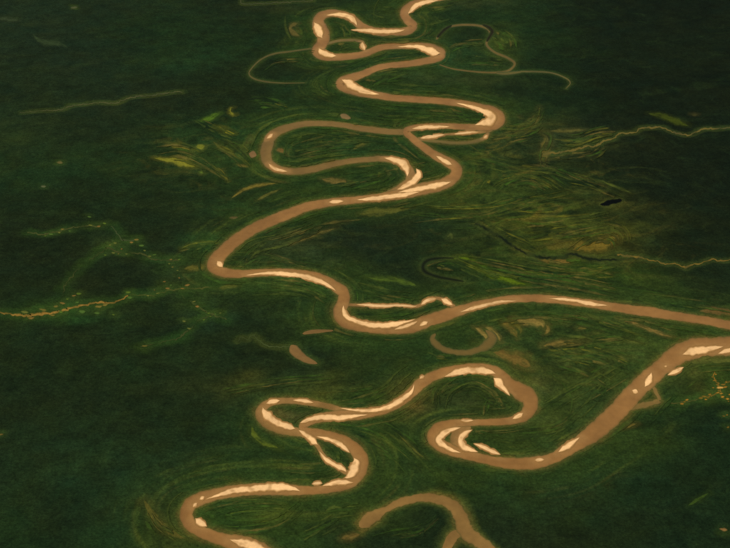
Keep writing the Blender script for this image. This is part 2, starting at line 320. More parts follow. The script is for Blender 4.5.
# sandbars -----------------------------------------------------------------------------------------
SAND = alb(250, 201, 147)
BARS = [
 ('pale sand strip along the inside of the river bend at the top edge', R('B', (240, 2, 5), (185, 8, 15), (145, 24, 18), (122, 46, 17), (113, 58, 7))),
 ('long thin sandbar lining the lower bank just below the top edge bend', R('B', (-120, 121, 5), (-60, 124, 13), (0, 127, 15), (60, 127, 14), (105, 120, 5))),
 ('arched sandbar over the crown of the topmost left meander', R('A', (430, 62, 5), (480, 58, 12), (522, 67, 18), (545, 86, 21), (556, 106, 7))),
 ('stubby pale sandbar on the left side of the topmost meander', R('A', (381, 90, 10), (394, 110, 28), (404, 134, 28), (416, 156, 10))),
 ('hooked sandbar at the left tip of the small loop below the topmost meander', R('A', (400, 194, 12), (412, 211, 23), (440, 222, 19), (475, 228, 6))),
 ('tiny sand spot closing the small loop near the topmost meander', R('A', (578, 170, 8), (578, 185, 15), (588, 206, 8))),
 ('bulb-ended sandbar inside the right-hand bend beside the dark-ended cut-off loop', R('B', (70, 190, 5), (140, 188, 12), (188, 199, 24), (222, 214, 36), (246, 215, 16))),
 ('tapering sandbar at the left tip of the second meander', R('A', (492, 322, 10), (517, 334, 34), (558, 360, 24), (608, 376, 13), (650, 383, 5))),
 ('broad wedge of sand filling the right-hand tip of the third bend', R('B', (305, 417, 5), (360, 430, 11), (410, 447, 16), (445, 465, 34), (452, 482, 42), (425, 497, 30), (382, 508, 8))),
 ('thin sandbar along the straight reach left of the broad sand wedge', R('D', (210, 158, 10), (250, 152, 14), (310, 150, 11), (365, 149, 4))),
 ('slender sand sliver in the thin channel below the straight reach', R('D', (243, 196, 8), (280, 190, 13), (345, 181, 5))),
 ('faint sand thread in the thin channel behind the broad sand wedge', R('D', (380, 179, 4), (440, 173, 8), (485, 171, 4))),
 ('small sand spot where the faint side channel leaves the bend', R('D', (500, 197, 7), (510, 190, 11), (520, 183, 7))),
 ('narrow sandbar on the left bank of the diagonal reach', R('D', (308, 267, 5), (335, 284, 15), (360, 297, 13), (375, 304, 5))),
 ('curved sandbar on the neck of the long island loop', R('D', (95, 275, 7), (140, 283, 20), (174, 298, 28), (190, 325, 26), (192, 352, 9))),
 ('forked pale sand island where the long loop rejoins the river', R('D', (228, 318, 16), (238, 342, 24), (222, 366, 24), (186, 388, 20), (148, 406, 8))),
 ('broad sand strip in the bend below the forked sand island', R('D', (372, 372, 7), (320, 385, 22), (260, 397, 20), (200, 408, 13), (150, 416, 6))),
 ('long pale sandbar on the lower bank left of the forked sand island', R('D', (245, 412, 5), (180, 425, 16), (100, 435, 17), (30, 443, 15), (-15, 446, 5))),
 ('tiny sand streak on the reach left of the long pale sandbar', R('C', (440, 455, 5), (470, 453, 13), (503, 451, 6))),
 ('pale speck of sand at the left tip of the long island loop', R('C', (189, 198, 7), (204, 186, 12), (215, 177, 5))),
 ('hooked sand strip at the lower left corner of the long island loop', R('C', (196, 298, 7), (214, 315, 13), (245, 326, 9), (275, 331, 4))),
 ('small pale sand spot at the sharp leftmost point of the river', R('E', (151, 288, 10), (160, 300, 19), (174, 314, 8))),
 ('long curved sandbar on the reach after the sharp leftmost point', R('E', (265, 347, 4), (350, 338, 10), (430, 341, 16), (510, 353, 18), (580, 376, 20), (618, 399, 16), (635, 412, 5))),
 ('long scythe-shaped sandbar along the outer middle bend', R('F', (95, 262, 12), (98, 293, 32), (116, 317, 21), (160, 334, 16), (220, 347, 20), (290, 344, 20), (350, 332, 11), (390, 321, 5))),
 ('thin sand streak in midstream beside the scythe-shaped sandbar', R('F', (300, 364, 4), (340, 352, 10), (375, 340, 9), (398, 329, 4))),
 ('short sand islet in midstream right of the scythe-shaped sandbar', R('F', (403, 349, 9), (420, 340, 14), (438, 332, 9))),
 ('thread of sand along the straight part of the arching chute', R('F', (145, 262, 4), (195, 265, 11), (260, 268, 9), (330, 266, 7), (380, 270, 11), (396, 267, 5))),
 ('rising sand strip on the hump of the arching chute', R('F', (408, 264, 8), (440, 244, 13), (474, 238, 8))),
 ('sand strip where the arching chute falls back to the river', R('F', (490, 238, 6), (510, 249, 19), (540, 266, 7))),
 ('long narrow sand ribbon on the middle reach left of its crest', R('F', (568, 294, 7), (610, 280, 13), (660, 267, 12)) + R('G', (120, 252, 9), (195, 247, 4))),
 ('thin sand line along the crest of the middle reach', R('G', (318, 238, 4), (370, 240, 9), (430, 247, 10), (475, 256, 15), (520, 263, 11), (560, 266, 4))),
 ('broad sandbar in the wide river by the right edge', R('H', (535, 466, 8), (570, 455, 32), (620, 446, 28), (670, 438, 15), (705, 433, 5))),
 ('sandbar cut by the right edge of the picture', R('H', (680, 463, 8), (710, 452, 15), (760, 440, 18), (810, 430, 8))),
 ('thin sand strip on the green bank under the broad right sandbar', R('J', (476, 184, 5), (510, 168, 15), (543, 151, 7))),
 ('teardrop sand islet in midstream of the broad straight river', R('J', (384, 232, 9), (399, 208, 27), (408, 186, 13), (411, 172, 5))),
 ('round sand speck in midstream below the teardrop islet', R('J', (333, 244, 10), (347, 251, 18), (358, 256, 9))),
 ('tiny sand dot in midstream above the teardrop islet', R('J', (463, 148, 9), (475, 146, 9))),
 ('slanting sand strip on the left bank of the broad straight river', R('J', (32, 497, 6), (65, 475, 22), (95, 454, 13), (122, 435, 5))),
 ('tiny flat sand islet at the bottom of the wide river sweep', R('I', (626, 468, 6), (648, 466, 12), (668, 465, 6))),
 ('pale crescent sandbar curving through the round bend', R('I', (330, 335, 8), (285, 346, 17), (248, 368, 23), (238, 390, 25), (265, 412, 17), (300, 430, 13), (330, 438, 5))),
 ('short hooked sandbar beside the pale crescent in the round bend', R('I', (376, 344, 12), (347, 358, 21), (326, 386, 21), (345, 416, 24), (398, 435, 9))),
 ('tapering sand tail right of the hooked sandbar in the round bend', R('I', (378, 400, 7), (420, 415, 15), (450, 430, 14), (490, 446, 5))),
 ('thin sand line at the top of the round bend', R('I', (325, 306, 4), (350, 307, 9), (380, 307, 4))),
 ('small sand wedge at the lower right of the tall arched bend', R('I', (536, 302, 5), (560, 289, 15), (583, 275, 5))),
 ('thick arched sandbar on the crown of the tall bend', R('I', (258, 131, 7), (300, 115, 21), (350, 105, 28), (400, 103, 26), (448, 110, 25), (470, 118, 12))),
 ('kite-shaped sandbar on the right shoulder of the tall bend', R('I', (460, 133, 10), (479, 150, 32), (500, 174, 17), (528, 208, 6))),
 ('long winding sand strip on the upper bank left of the tall bend', R('I', (140, 158, 7), (128, 188, 19), (95, 217, 21), (50, 245, 19), (0, 262, 15), (-49, 267, 12), (-109, 264, 8), (-165, 256, 4))),
 ('small sand dot in midstream left of the tall bend', R('I', (160, 138, 5), (170, 131, 11), (182, 126, 5))),
 ('short sand arc at the top left of the leaf-shaped island', R('K', (186, 299, 6), (213, 291, 16), (245, 286, 6))),
 ('thin sand line on top of the leaf-shaped island', R('K', (295, 285, 4), (340, 288, 12), (382, 296, 4))),
 ('thick sandbar round the left tip of the leaf-shaped island', R('K', (173, 312, 12), (180, 334, 32), (205, 360, 28), (240, 380, 24), (285, 395, 25), (308, 402, 10))),
 ('long ragged sandbar below the leaf-shaped island', R('K', (322, 379, 10), (345, 370, 23), (385, 358, 18), (440, 354, 22), (490, 357, 22), (540, 350, 13), (600, 344, 6))),
 ('sand patch at the head of the thin pale chute', R('K', (318, 406, 9), (350, 428, 16), (380, 452, 23), (398, 468, 9))),
 ('slender sandbar inside the lower left bend above the chute', R('K', (388, 432, 4), (430, 440, 10), (470, 455, 15), (503, 477, 18), (528, 500, 8))),
 ('sand trail along the lower part of the thin pale chute', R('L', (-4, 155, 6), (20, 185, 13), (60, 212, 15), (95, 228, 20), (108, 242, 8))),
 ('stout upright sandbar inside the right tip of the lower left bend', R('L', (138, 182, 14), (145, 202, 32), (134, 236, 36), (115, 258, 24), (98, 264, 7))),
 ('flat sandbar at the foot of the lower left bend', R('L', (8, 297, 6), (50, 287, 15), (90, 281, 18), (138, 284, 6))),
 ('long sandbar along the inner bank of the bottom left loop', R('M', (222, 353, 6), (270, 336, 13), (330, 318, 20), (400, 309, 24), (480, 303, 28), (540, 301, 34), (588, 310, 26), (612, 319, 8))),
 ('small sand dot at the upper left of the bottom left loop', R('M', (200, 352, 7), (212, 345, 11), (222, 340, 5))),
 ('tiny sand fleck on the inner bank of the bottom left loop', R('M', (174, 384, 6), (183, 373, 10), (192, 365, 5))),
 ('short pale sandbar at the lower left of the bottom left loop', R('M', (183, 428, 11), (205, 445, 26), (232, 462, 6))),
 ('large pale sandbar at the bottom edge of the picture', R('M', (322, 514, 9), (375, 529, 32), (430, 547, 42), (490, 575, 30))),
 ('small sand spot on the right of the bottom left loop', R('M', (655, 289, 5), (680, 285, 11), (700, 286, 5))),
]

# meadows and marsh patches (tan, olive, green, yellow-green) -------------------------------------------
TAN, YELLOW = alb(126, 108, 54), alb(120, 118, 38)
LIME = alb(84, 104, 20)
FIELDS = [
 ('bright lime green marsh strip beside the black crescent lake', LIME, R('P', (150, 300, 10), (200, 303, 18), (240, 325, 24), (290, 350, 24), (340, 368, 18), (390, 380, 6))),
 ('soft green meadow strip above the arching chute', alb(70, 88, 30), R('F', (180, 150, 6), (240, 158, 18), (300, 160, 20), (360, 175, 24), (395, 188, 6))),
 ('tan finger of bank at the right end of the horseshoe lake', TAN, R('S', (216, 150, 6), (240, 162, 14), (270, 190, 18), (290, 215, 14))),
 ('second tan finger beside the horseshoe lake', TAN, R('S', (258, 148, 6), (290, 162, 16), (320, 190, 22), (325, 215, 12))),
 ('olive ridge pair right of the tan fingers', alb(106, 92, 40), R('S', (325, 130, 10), (350, 142, 22), (378, 168, 22), (398, 200, 8))),
 ('small olive strip curving beside the olive ridge pair', alb(100, 92, 36), R('S', (352, 122, 6), (385, 138, 12), (408, 160, 12), (405, 185, 6))),
 ('hooked tan meadow above the olive ridges', TAN, R('S', (378, 114, 8), (420, 128, 24), (465, 128, 40), (495, 140, 34), (500, 160, 12))),
 ('small tan hook at the end of the hooked meadow', alb(112, 96, 46), R('S', (508, 138, 8), (520, 155, 16), (514, 172, 14), (500, 182, 5))),
 ('leaf-shaped tan meadow right of the hooked meadow', alb(112, 96, 46), R('S', (492, 228, 12), (540, 220, 26), (600, 212, 18), (680, 207, 5))),
 ('wide blurred olive meadow over the tall bend', alb(104, 86, 40), R('S', (290, 252, 16), (350, 264, 40), (400, 282, 60), (445, 308, 30), (455, 318, 8))),
 ('thin tan streak under the crest of the middle reach', alb(106, 94, 44), R('G', (340, 313, 5), (400, 316, 11), (470, 318, 9), (522, 322, 4))),
 ('short tan streak over the leaf-shaped meadow', alb(94, 88, 40), R('G', (430, 361, 7), (462, 356, 12), (494, 350, 4))),
 ('long tan ridge pointing at the river confluence', alb(118, 98, 50), R('H', (272, 318, 6), (340, 339, 14), (400, 362, 16), (450, 380, 14), (500, 396, 8))),
 ('faint tan streak over the long tan ridge', alb(84, 84, 38), R('H', (310, 312, 4), (360, 322, 9), (440, 345, 8), (500, 372, 12))),
 ('pale streak of grass below the leaf-shaped meadow', alb(74, 84, 36), R('G', (315, 462, 8), (350, 466, 16), (390, 478, 6))),
 ('faint slanting grass streak in the right meadow', alb(70, 82, 34), R('G', (390, 450, 6), (440, 475, 12), (500, 490, 12), (560, 500, 6))),
 ('thin grass streak left of the wide river', alb(76, 84, 36), R('G', (600, 400, 4), (650, 410, 14), (700, 420, 5))),
 ('thin tan grass line in the forest inside the lower coils', alb(88, 88, 38), R('L', (318, 88, 5), (355, 122, 7), (392, 162, 13), (438, 184, 8))),
 ('yellow leaf-shaped clearing in the upper left marsh', YELLOW, R('X', (342, 190, 10), (375, 202, 26), (405, 212, 26), (432, 218, 8))),
 ('long yellow green marsh patch in the upper left', alb(122, 120, 40), R('X', (92, 315, 8), (150, 324, 16), (195, 328, 36), (238, 340, 34), (270, 356, 8))),
 ('olive marsh patch over the long yellow one', alb(108, 102, 38), R('X', (150, 262, 8), (185, 266, 26), (215, 275, 30), (250, 292, 14))),
 ('small rounded yellow patch in the upper left marsh', alb(112, 116, 40), R('X', (258, 282, 18), (280, 276, 28), (308, 264, 10))),
 ('green leaf-shaped meadow at the top of the upper left marsh', alb(76, 104, 30), R('X', (278, 168, 8), (312, 160, 22), (340, 146, 20), (372, 132, 8))),
 ('small yellow ring-shaped patch above the upper left marsh', YELLOW, R('X', (425, 112, 5), (408, 112, 10), (404, 128, 11), (418, 142, 12), (434, 138, 8))),
 ('olive strip slanting through the upper left marsh', alb(78, 82, 34), R('X', (332, 245, 8), (370, 275, 16), (415, 300, 14), (470, 330, 6))),
 ('narrow olive strip over the slanting marsh strip', alb(72, 78, 34), R('X', (345, 238, 5), (390, 252, 10), (445, 272, 5))),
 ('olive stub at the lower end of the upper left marsh', alb(104, 100, 38), R('X', (342, 354, 8), (368, 372, 16), (400, 412, 7))),
 ('small green dot below the upper left marsh', alb(88, 106, 40), R('X', (276, 370, 8), (288, 374, 16), (302, 380, 8))),
 ('short olive dash left of the round brown pond', alb(88, 82, 36), R('X', (425, 340, 5), (450, 346, 11), (490, 352, 5))),
 ('tan arc of grass below the round brown pond', alb(112, 100, 42), R('C', (42, 442, 5), (95, 405, 12), (165, 385, 13), (235, 377, 5))),
 ('second grass arc under the tan one by the round pond', alb(88, 88, 38), R('C', (145, 450, 5), (190, 426, 11), (245, 402, 5))),
 ('tan grass patch below the long island loop', alb(100, 88, 44), R('C', (405, 358, 6), (440, 368, 22), (490, 372, 24), (540, 382, 10))),
 ('thin grass line across the middle of the long island', alb(74, 84, 34), R('C', (355, 246, 4), (430, 226, 8), (545, 209, 9), (570, 210, 4))),
 ('short grass streak at the right end of the long island', alb(82, 84, 36), R('C', (535, 248, 5), (560, 228, 13), (600, 218, 9))),
 ('tan mud hook inside the left tip of the long island', alb(108, 86, 44), R('C', (222, 245, 18), (250, 245, 18), (268, 262, 10))),
 ('olive lens-shaped meadow under the large middle sandbars', alb(82, 84, 34), R('D', (-10, 505, 12), (50, 496, 38), (130, 488, 26), (215, 477, 6))),
 ('yellow green arc just left of the sharp leftmost point', alb(96, 102, 36), R('W', (295, 250, 8), (340, 238, 16), (390, 230, 12), (440, 228, 5))),
 ('olive bank at the sharp leftmost point of the river', alb(92, 88, 36), R('W', (300, 326, 10), (340, 322, 24), (390, 316, 26))),
 ('olive dash under the sharp leftmost point', alb(78, 84, 34), R('W', (428, 396, 8), (460, 390, 16), (510, 386, 6))),
 ('fan-shaped tan marsh ridge left of the zigzag stream', alb(88, 86, 40), R('N', (152, 138, 8), (143, 170, 20), (118, 198, 26), (70, 222, 16), (0, 238, 10))),
 ('upright olive marsh column at the head of the zigzag stream', alb(92, 86, 40), R('N', (155, 212, 12), (175, 235, 26), (168, 275, 30), (160, 325, 14))),
 ('thin olive bar right of the upright marsh column', alb(84, 82, 40), R('N', (180, 216, 5), (240, 214, 12), (298, 212, 6))),
 ('olive streak along the lower side of the zigzag stream', alb(74, 78, 36), R('N', (185, 300, 6), (250, 292, 16), (335, 293, 5))),
 ('green strip along the upper side of the zigzag stream', alb(58, 74, 32), R('N', (210, 262, 6), (270, 244, 20), (340, 236, 6))),
 ('yellow green glade beside the zigzag stream', alb(58, 68, 18), R('N', (478, 162, 6), (520, 170, 18), (570, 188, 20), (608, 202, 6))),
 ('small pale dash right of the yellow green glade', alb(66, 64, 32), R('N', (608, 164, 6), (622, 165, 10), (636, 166, 5))),
 ('soft tan streak left of the bottom left loop', alb(86, 82, 34), R('U', (436, 398, 12), (458, 438, 24), (492, 480, 26), (532, 506, 18), (582, 520, 6))),
 ('green curl of grass inside the bottom left loop', alb(72, 90, 34), R('M', (322, 424, 8), (335, 406, 12), (385, 400, 10), (460, 396, 5))),
 ('wide olive grass streak inside the bottom left loop', alb(74, 88, 32), R('M', (436, 454, 8), (485, 428, 22), (550, 382, 12))),
 ('green and tan crescent bank left of the leaf-shaped island', alb(82, 94, 30), R('K', (128, 385, 14), (140, 425, 22), (180, 460, 16), (248, 480, 6))),
 ('tan grass streak under the long diagonal reach', alb(94, 86, 42), R('E', (446, 222, 5), (510, 195, 13), (570, 174, 12), (640, 153, 4))),
 ('short tan dash over the streak under the diagonal reach', alb(90, 82, 42), R('E', (440, 168, 8), (475, 172, 18), (515, 176, 8))),
 ('brown mud flat at the left end of the forked side channel', alb(108, 90, 44), R('L', (78, 512, 10), (125, 502, 25), (168, 490, 14))),
 ('thin grass arc above the brown mud flat', alb(70, 84, 34), R('L', (15, 402, 5), (60, 382, 14), (150, 378, 5))),
 ('tan streak on the forest bank below the river fork', alb(102, 90, 40), R('J', (280, 405, 5), (315, 392, 12), (355, 378, 5))),
 ('small green dash in the dark forest at lower right', alb(54, 74, 26), R('T', (598, 422, 4), (630, 402, 9), (668, 380, 5))),
 ('tan marsh band above the river at the right edge', alb(98, 80, 42), R('H', (598, 290, 10), (650, 286, 26), (730, 294, 30), (820, 300, 20))),
 ('green meadow strip under the broad right sandbar', alb(88, 92, 40), R('H', (560, 498, 10), (620, 490, 30), (690, 490, 26), (760, 482, 14))),
 ('thin green strip on the lower right river bank', alb(82, 88, 38), R('H', (640, 518, 6), (690, 505, 14), (760, 482, 10))),
 ('tan arc of grass left of the topmost meander', alb(92, 84, 42), R('A', (322, 92, 8), (298, 100, 18), (284, 116, 12), (298, 132, 20), (328, 150, 8))),
 ('pale grey green patch in the dark forest at top left', alb(46, 60, 36), R('O', (96, 100, 5), (115, 118, 12), (140, 130, 20), (185, 134, 12), (210, 148, 5))),
 ('faint grey green dash at the top left edge', alb(48, 60, 38), R('O', (-10, 55, 8), (25, 59, 14), (60, 62, 5))),
 ('green bank strip along the crest of the middle reach', alb(76, 86, 36), R('H', (255, 250, 5), (330, 252, 12), (400, 262, 12), (440, 276, 6))),
 ('green strip below the middle reach left of the horseshoe lake', alb(76, 84, 34), R('S', (20, 160, 8), (80, 148, 20), (150, 128, 8))),
 ('yellow brown marsh glade beside the black creek', alb(108, 92, 34), R('P', (520, 275, 14), (560, 262, 34), (610, 258, 40), (650, 240, 26), (668, 225, 8))),
 ('tan strip of marsh hugging the black creek', alb(104, 86, 38), R('P', (410, 298, 6), (460, 308, 18), (505, 310, 16), (530, 302, 6))),
 ('thin green ridge under the black creek', alb(70, 84, 30), R('P', (330, 320, 6), (400, 340, 14), (470, 358, 14), (520, 375, 5))),
 ('lower green ridge above the crest of the middle reach', alb(72, 86, 34), R('P', (500, 368, 6), (560, 378, 14), (620, 388, 14), (665, 398, 5))),
 ('small forked grass mark above the black crescent lake', alb(76, 86, 40), R('P', (140, 238, 6), (155, 226, 8), (158, 245, 6))),
]

# tracks and clearings --------------------------------------------------------------------------------
TRACKS = [
 ('thin orange village track running down beside the right edge', alb(150, 108, 42), R('J', (640, 150, 4), (662, 160, 5), (668, 195, 6), (684, 228, 8), (692, 250, 6), (704, 275, 5), (740, 285, 5))),
 ('thin orange village track crossing to the right edge', alb(120, 92, 36), R('J', (600, 278, 3), (632, 270, 5), (668, 262, 5), (690, 240, 6), (712, 216, 5), (745, 200, 5))),
 ('faint track linking the river fork to the village', alb(78, 78, 38), R('J', (445, 288, 6), (500, 298, 5), (545, 292, 5), (600, 282, 4))),
 ('winding tan dirt track leaving the left edge through the forest', alb(150, 114, 52), R('Q', (-30, 402, 6), (20, 406, 6), (60, 412, 8), (110, 410, 11), (160, 404, 7), (185, 399, 9), (235, 385, 7), (280, 376, 6), (310, 373, 7), (350, 372, 5), (390, 352, 4))),
 ('faint track going on towards the sharp river point', alb(74, 80, 36), R('Q', (390, 350, 4), (430, 350, 5), (470, 352, 5), (500, 340, 5), (540, 332, 5), (600, 330, 5), (660, 325, 4))),
 ('upper dotted track at left under the dark forest', alb(72, 76, 40), R('Q', (85, 160, 4), (130, 165, 5), (180, 156, 6), (215, 146, 5), (260, 140, 5), (300, 141, 6))),
 ('looping faint track between the two left tracks', alb(66, 70, 36), R('Q', (188, 352, 4), (205, 310, 4), (240, 270, 4), (290, 232, 5), (330, 208, 6), (365, 220, 6), (430, 224, 5), (470, 242, 5), (545, 244, 6))),
 ('short bent track by the upper dotted track', alb(66, 76, 46), R('Q', (340, 140, 4), (355, 160, 5), (372, 182, 5), (418, 184, 6))),
 ('faint track branching down from the sharp river point', alb(68, 76, 38), R('Q', (552, 352, 4), (590, 375, 5), (625, 400, 6), (690, 424, 5))),
 ('faint lower track curling through the left forest', alb(62, 68, 36), R('Q', (430, 508, 3), (500, 492, 4), (545, 480, 5), (575, 455, 5), (610, 425, 5), (645, 412, 5))),
]
rng = random.Random(7)
CLEAR = []      # (label, group, colour, x, y, size)
ORD = ('first second third fourth fifth sixth seventh eighth ninth tenth eleventh twelfth thirteenth fourteenth fifteenth sixteenth '
       'seventeenth eighteenth nineteenth twentieth twenty-first twenty-second twenty-third twenty-fourth twenty-fifth twenty-sixth twenty-seventh twenty-eighth twenty-ninth thirtieth').split()
def clear_along(label, group, region, pts, size, colours):
    for q, (x, y) in enumerate(sorted(pts)):
        px, py, s = R(region, (x, y, size))[0]
        CLEAR.append((label % ORD[q], group, colours[rng.randrange(len(colours))], px, py, s * rng.uniform(0.6, 1.2)))
LEFTC = [alb(128, 110, 50), alb(96, 116, 40), alb(112, 114, 52), alb(142, 108, 54), alb(84, 112, 48)]
clear_along('%s small clearing from the left edge along the winding tan track', 'clearings on the tan track', 'Q',
    [(75, 402), (95, 420), (130, 395), (170, 385), (190, 375), (205, 362), (225, 352), (240, 346), (160, 412), (250, 400), (295, 405), (300, 385), (320, 380), (345, 410), (390, 342), (395, 358), (235, 372), (185, 402)], 14, LEFTC + [alb(140, 100, 46)])
clear_along('%s tiny clearing from the left edge along the upper faint tracks', 'clearings on the upper left tracks', 'Q',
    [(138, 170), (155, 165), (190, 150), (212, 155), (180, 160), (275, 138), (300, 141), (318, 132), (272, 112), (320, 228), (345, 222), (360, 225), (335, 198), (350, 192), (370, 210), (385, 225), (415, 182), (400, 190), (440, 215), (455, 232), (470, 228), (430, 200)], 10, LEFTC)
clear_along('%s tiny clearing from the left in the faint patchwork west of the sharp river point', 'clearings west of the river point', 'Q',
    [(520, 242), (545, 242), (525, 265), (515, 255), (540, 275), (470, 335), (450, 352), (480, 345), (500, 310), (520, 320), (510, 330), (570, 320), (555, 330), (590, 370), (600, 385), (635, 405), (655, 408), (670, 405), (640, 415), (620, 425), (575, 452), (560, 430), (440, 505), (545, 298)], 10, LEFTC)
VILL = [alb(196, 136, 48), alb(160, 112, 40), alb(130, 100, 34)]
clear_along('%s small tan village clearing from the left, by the right edge', 'village clearings by the right edge', 'J',
    [(660, 190), (676, 222), (684, 246), (694, 258), (648, 262), (632, 282), (612, 276), (710, 232), (724, 290), (665, 160), (672, 180), (668, 205), (662, 235), (715, 212), (702, 222), (680, 255), (655, 268), (640, 275), (625, 270), (700, 272), (720, 280), (728, 262), (545, 292), (555, 284), (535, 300), (718, 345), (722, 395), (705, 350)], 13, VILL)
CLEAR.append(('brightest sandy village clearing by the right edge', None, alb(226, 170, 90), *R('J', (690, 235, 22))[0]))
CLEAR.append(('small lone tan clearing low on the right edge', None, alb(140, 104, 60), *R('T', (710, 492, 20))[0]))
CLEAR.append(('faint pale clearing with two spots at far left', None, alb(92, 96, 66), *R('Q', (132, 20, 16))[0]))
CLEAR.append(('tiny lone clearing in the upper left forest', None, alb(100, 92, 52), *R('O', (182, 495, 15))[0]))
CLEAR.append(('tiny pale dash at the top left of the forest', None, alb(80, 84, 56), *R('O', (225, 23, 14))[0]))
CLEAR.append(('tiny tan speck on the left edge', None, alb(112, 92, 44), *R('U', (2, 203, 12))[0]))
CLEAR.append(('small tan spot near the diagonal reach, under the grass arcs', None, alb(92, 80, 48), *R('W', (488, 138, 22))[0]))

# ------------------------------------------------------------------ forest canopy: one sheet of crowns over the whole plain
CELL = 42.0
g_top = ground(0, -40)[1]; g_bot = ground(0, PH + 60)[1]
ys = np.arange(g_bot, g_top, CELL)
xmax = abs(ground(-90, -40)[0])
xs = np.arange(-xmax, xmax + CELL, CELL)
GX, GY = np.meshgrid(xs, ys)                 # rows = y
rs = np.random.RandomState(3)
GXj = GX + rs.uniform(-.3, .3, GX.shape) * CELL
GYj = GY + rs.uniform(-.3, .3, GY.shape) * CELL
U_, V_ = pixel(GXj, GYj)

def field_from(points, radius, along=None):
    """distance on the grid to a cloud of points, within radius (and the value carried by the nearest one)"""
    f = np.full(GX.shape, 1e6)
    near = np.zeros(GX.shape)
    r = int(radius / CELL) + 1
    for q, (x, y) in enumerate(points):
        j = int(round((x - xs[0]) / CELL)); i = int(round((y - ys[0]) / CELL))
        i0, i1, j0, j1 = max(0, i - r), min(len(ys), i + r + 1), max(0, j - r), min(len(xs), j + r + 1)
        if i0 >= i1 or j0 >= j1:
            continue
        d = np.hypot(GXj[i0:i1, j0:j1] - x, GYj[i0:i1, j0:j1] - y)
        if along is not None:
            m = d < f[i0:i1, j0:j1]
            near[i0:i1, j0:j1][m] = along[q]
        np.minimum(f[i0:i1, j0:j1], d, out=f[i0:i1, j0:j1])
    return f if along is None else (f, near)
def cover(pts, step=0.8, nt=None):
    """points on the ground all over a band, close enough together that no crown is left standing in it"""
    if nt is None:
        nt = max(3, int(max(p[2] for p in pts) * 1.3))
    P, ts, s = bands(pts, step, 0, 0, ts=np.linspace(-1, 1, nt))
    return ground(P[..., 0], P[..., 1])[..., :2].reshape(-1, 2)

rivers = np.vstack([cover(w['pts']) for w in WATER if w['name'].startswith(('river', 'side'))])
lakes = np.vstack([cover([(x, y, b + (2.2 if w['name'] == 'stream' else 0)) for x, y, b in w['pts']]) for w in WATER if not w['name'].startswith(('river', 'side'))])
d_riv = field_from(rivers, 260)
d_lake = field_from(lakes, 150)
centre = np.vstack([cover(w['pts'], 2.5, 3)[1::3] for w in WATER[:3]])
arc = np.concatenate([[0], np.cumsum(np.linalg.norm(np.diff(centre, axis=0), axis=1))])
d_far, s_far = field_from(centre, 2700, arc)
opens = np.vstack([cover(f[2]) for f in FIELDS] + [cover([(x, y, b + 3) for x, y, b in t[2]]) for t in TRACKS] + [cover(b[1]) for b in BARS]
                  + [cover([(c[3] - c[5] * .8, c[4], c[5] * .7), (c[3] + c[5] * .8, c[4], c[5] * .7)]) for c in CLEAR])
d_mead = field_from(opens, 150)
d_bar = field_from(np.vstack([cover(b[1]) for b in BARS]), 330)
def grid_at(f, P):
    g = ground(P[..., 0], P[..., 1])
    j = np.clip(np.rint((g[..., 0] - xs[0]) / CELL).astype(int), 0, len(xs) - 1)
    i = np.clip(np.rint((g[..., 1] - ys[0]) / CELL).astype(int), 0, len(ys) - 1)
    return f[i, j]

def blob(cx, cy, rx, ry, ang=0, p=1.0):
    a = math.radians(ang)
    dx, dy = U_ - cx, V_ - cy
    u = (dx * math.cos(a) + dy * math.sin(a)) / rx
    v = (-dx * math.sin(a) + dy * math.cos(a)) / ry
    w = 0.22 * n_mid
    return np.clip(np.exp(-(u * u + v * v) * p * (1 + w)), 0, 1)

n_big = fnoise(GX, GY, 5200, 11)
n_mid = fnoise(GX, GY, 1300, 23)
n_fine = fnoise(GX, GY, 330, 37, 3)
n_str = fnoise(GX * 0.35, GY, 420, 51, 3)          # drawn out sideways
C = np.zeros(GX.shape + (3,)) + alb(27, 40, 20)
def tint(mask, c):
    global C
    C = C * (1 - mask[..., None]) + np.asarray(c) * mask[..., None]
# terra firme to the east is darker, the western plain a little greyer
tint(smooth(0.0, 0.8, n_big + 0.3 * n_mid) * 0.45, alb(30, 55, 26))
tint(smooth(0.1, 0.8, -n_big + 0.3 * n_mid) * 0.5, alb(25, 34, 18))
tint(smooth(200, 0, V_) * smooth(260, 60, U_) * 0.5, alb(32, 47, 31))
tint(smooth(500, 620, U_ + 40 * n_mid) * smooth(330, 180, V_ + 30 * n_mid) * 0.9, alb(18, 27, 15))
tint(smooth(560, 680, U_ + 30 * n_mid) * smooth(400, 440, V_) * 0.7, alb(22, 38, 20))
# flood plain along the river, with ridge-and-swale streaks that follow its bends
fl = smooth(2300, 500, d_far + 700 * n_mid)
tint(fl * 0.72, alb(47, 67, 26))
n_along = fnoise(s_far, d_far * 9.0, 1500, 81, 3, 0.7)        # long along the river, narrow across it
n_along2 = fnoise(s_far + 900 * n_mid, d_far * 14.0, 2100, 95, 3, 0.7)
zone = smooth(2200, 900, d_far + 500 * n_mid)
tint(np.clip(smooth(0.15, 0.9, n_along) * zone * smooth(-0.35, 0.5, n_mid + 0.3 * n_big), 0, 1) * 0.65, alb(78, 92, 36))
tint(np.clip(smooth(0.3, 0.9, n_along2) * zone * smooth(0.0, 0.6, n_mid), 0, 1) * 0.5, alb(88, 84, 40))
tint(smooth(0.1, 0.8, -n_along) * zone * 0.45, alb(28, 45, 22))
n_cur = fnoise(GX, GY, 2600, 171, 3)
n_warp = fnoise(GX * 0.3 + 900 * n_cur, GY + 1500 * n_cur + 0.1 * GX, 420, 131, 4, 0.65)
n_warp2 = fnoise(GX * 0.32 - 900 * n_cur, GY - 1400 * n_cur - 0.08 * GX, 380, 151, 4, 0.65)
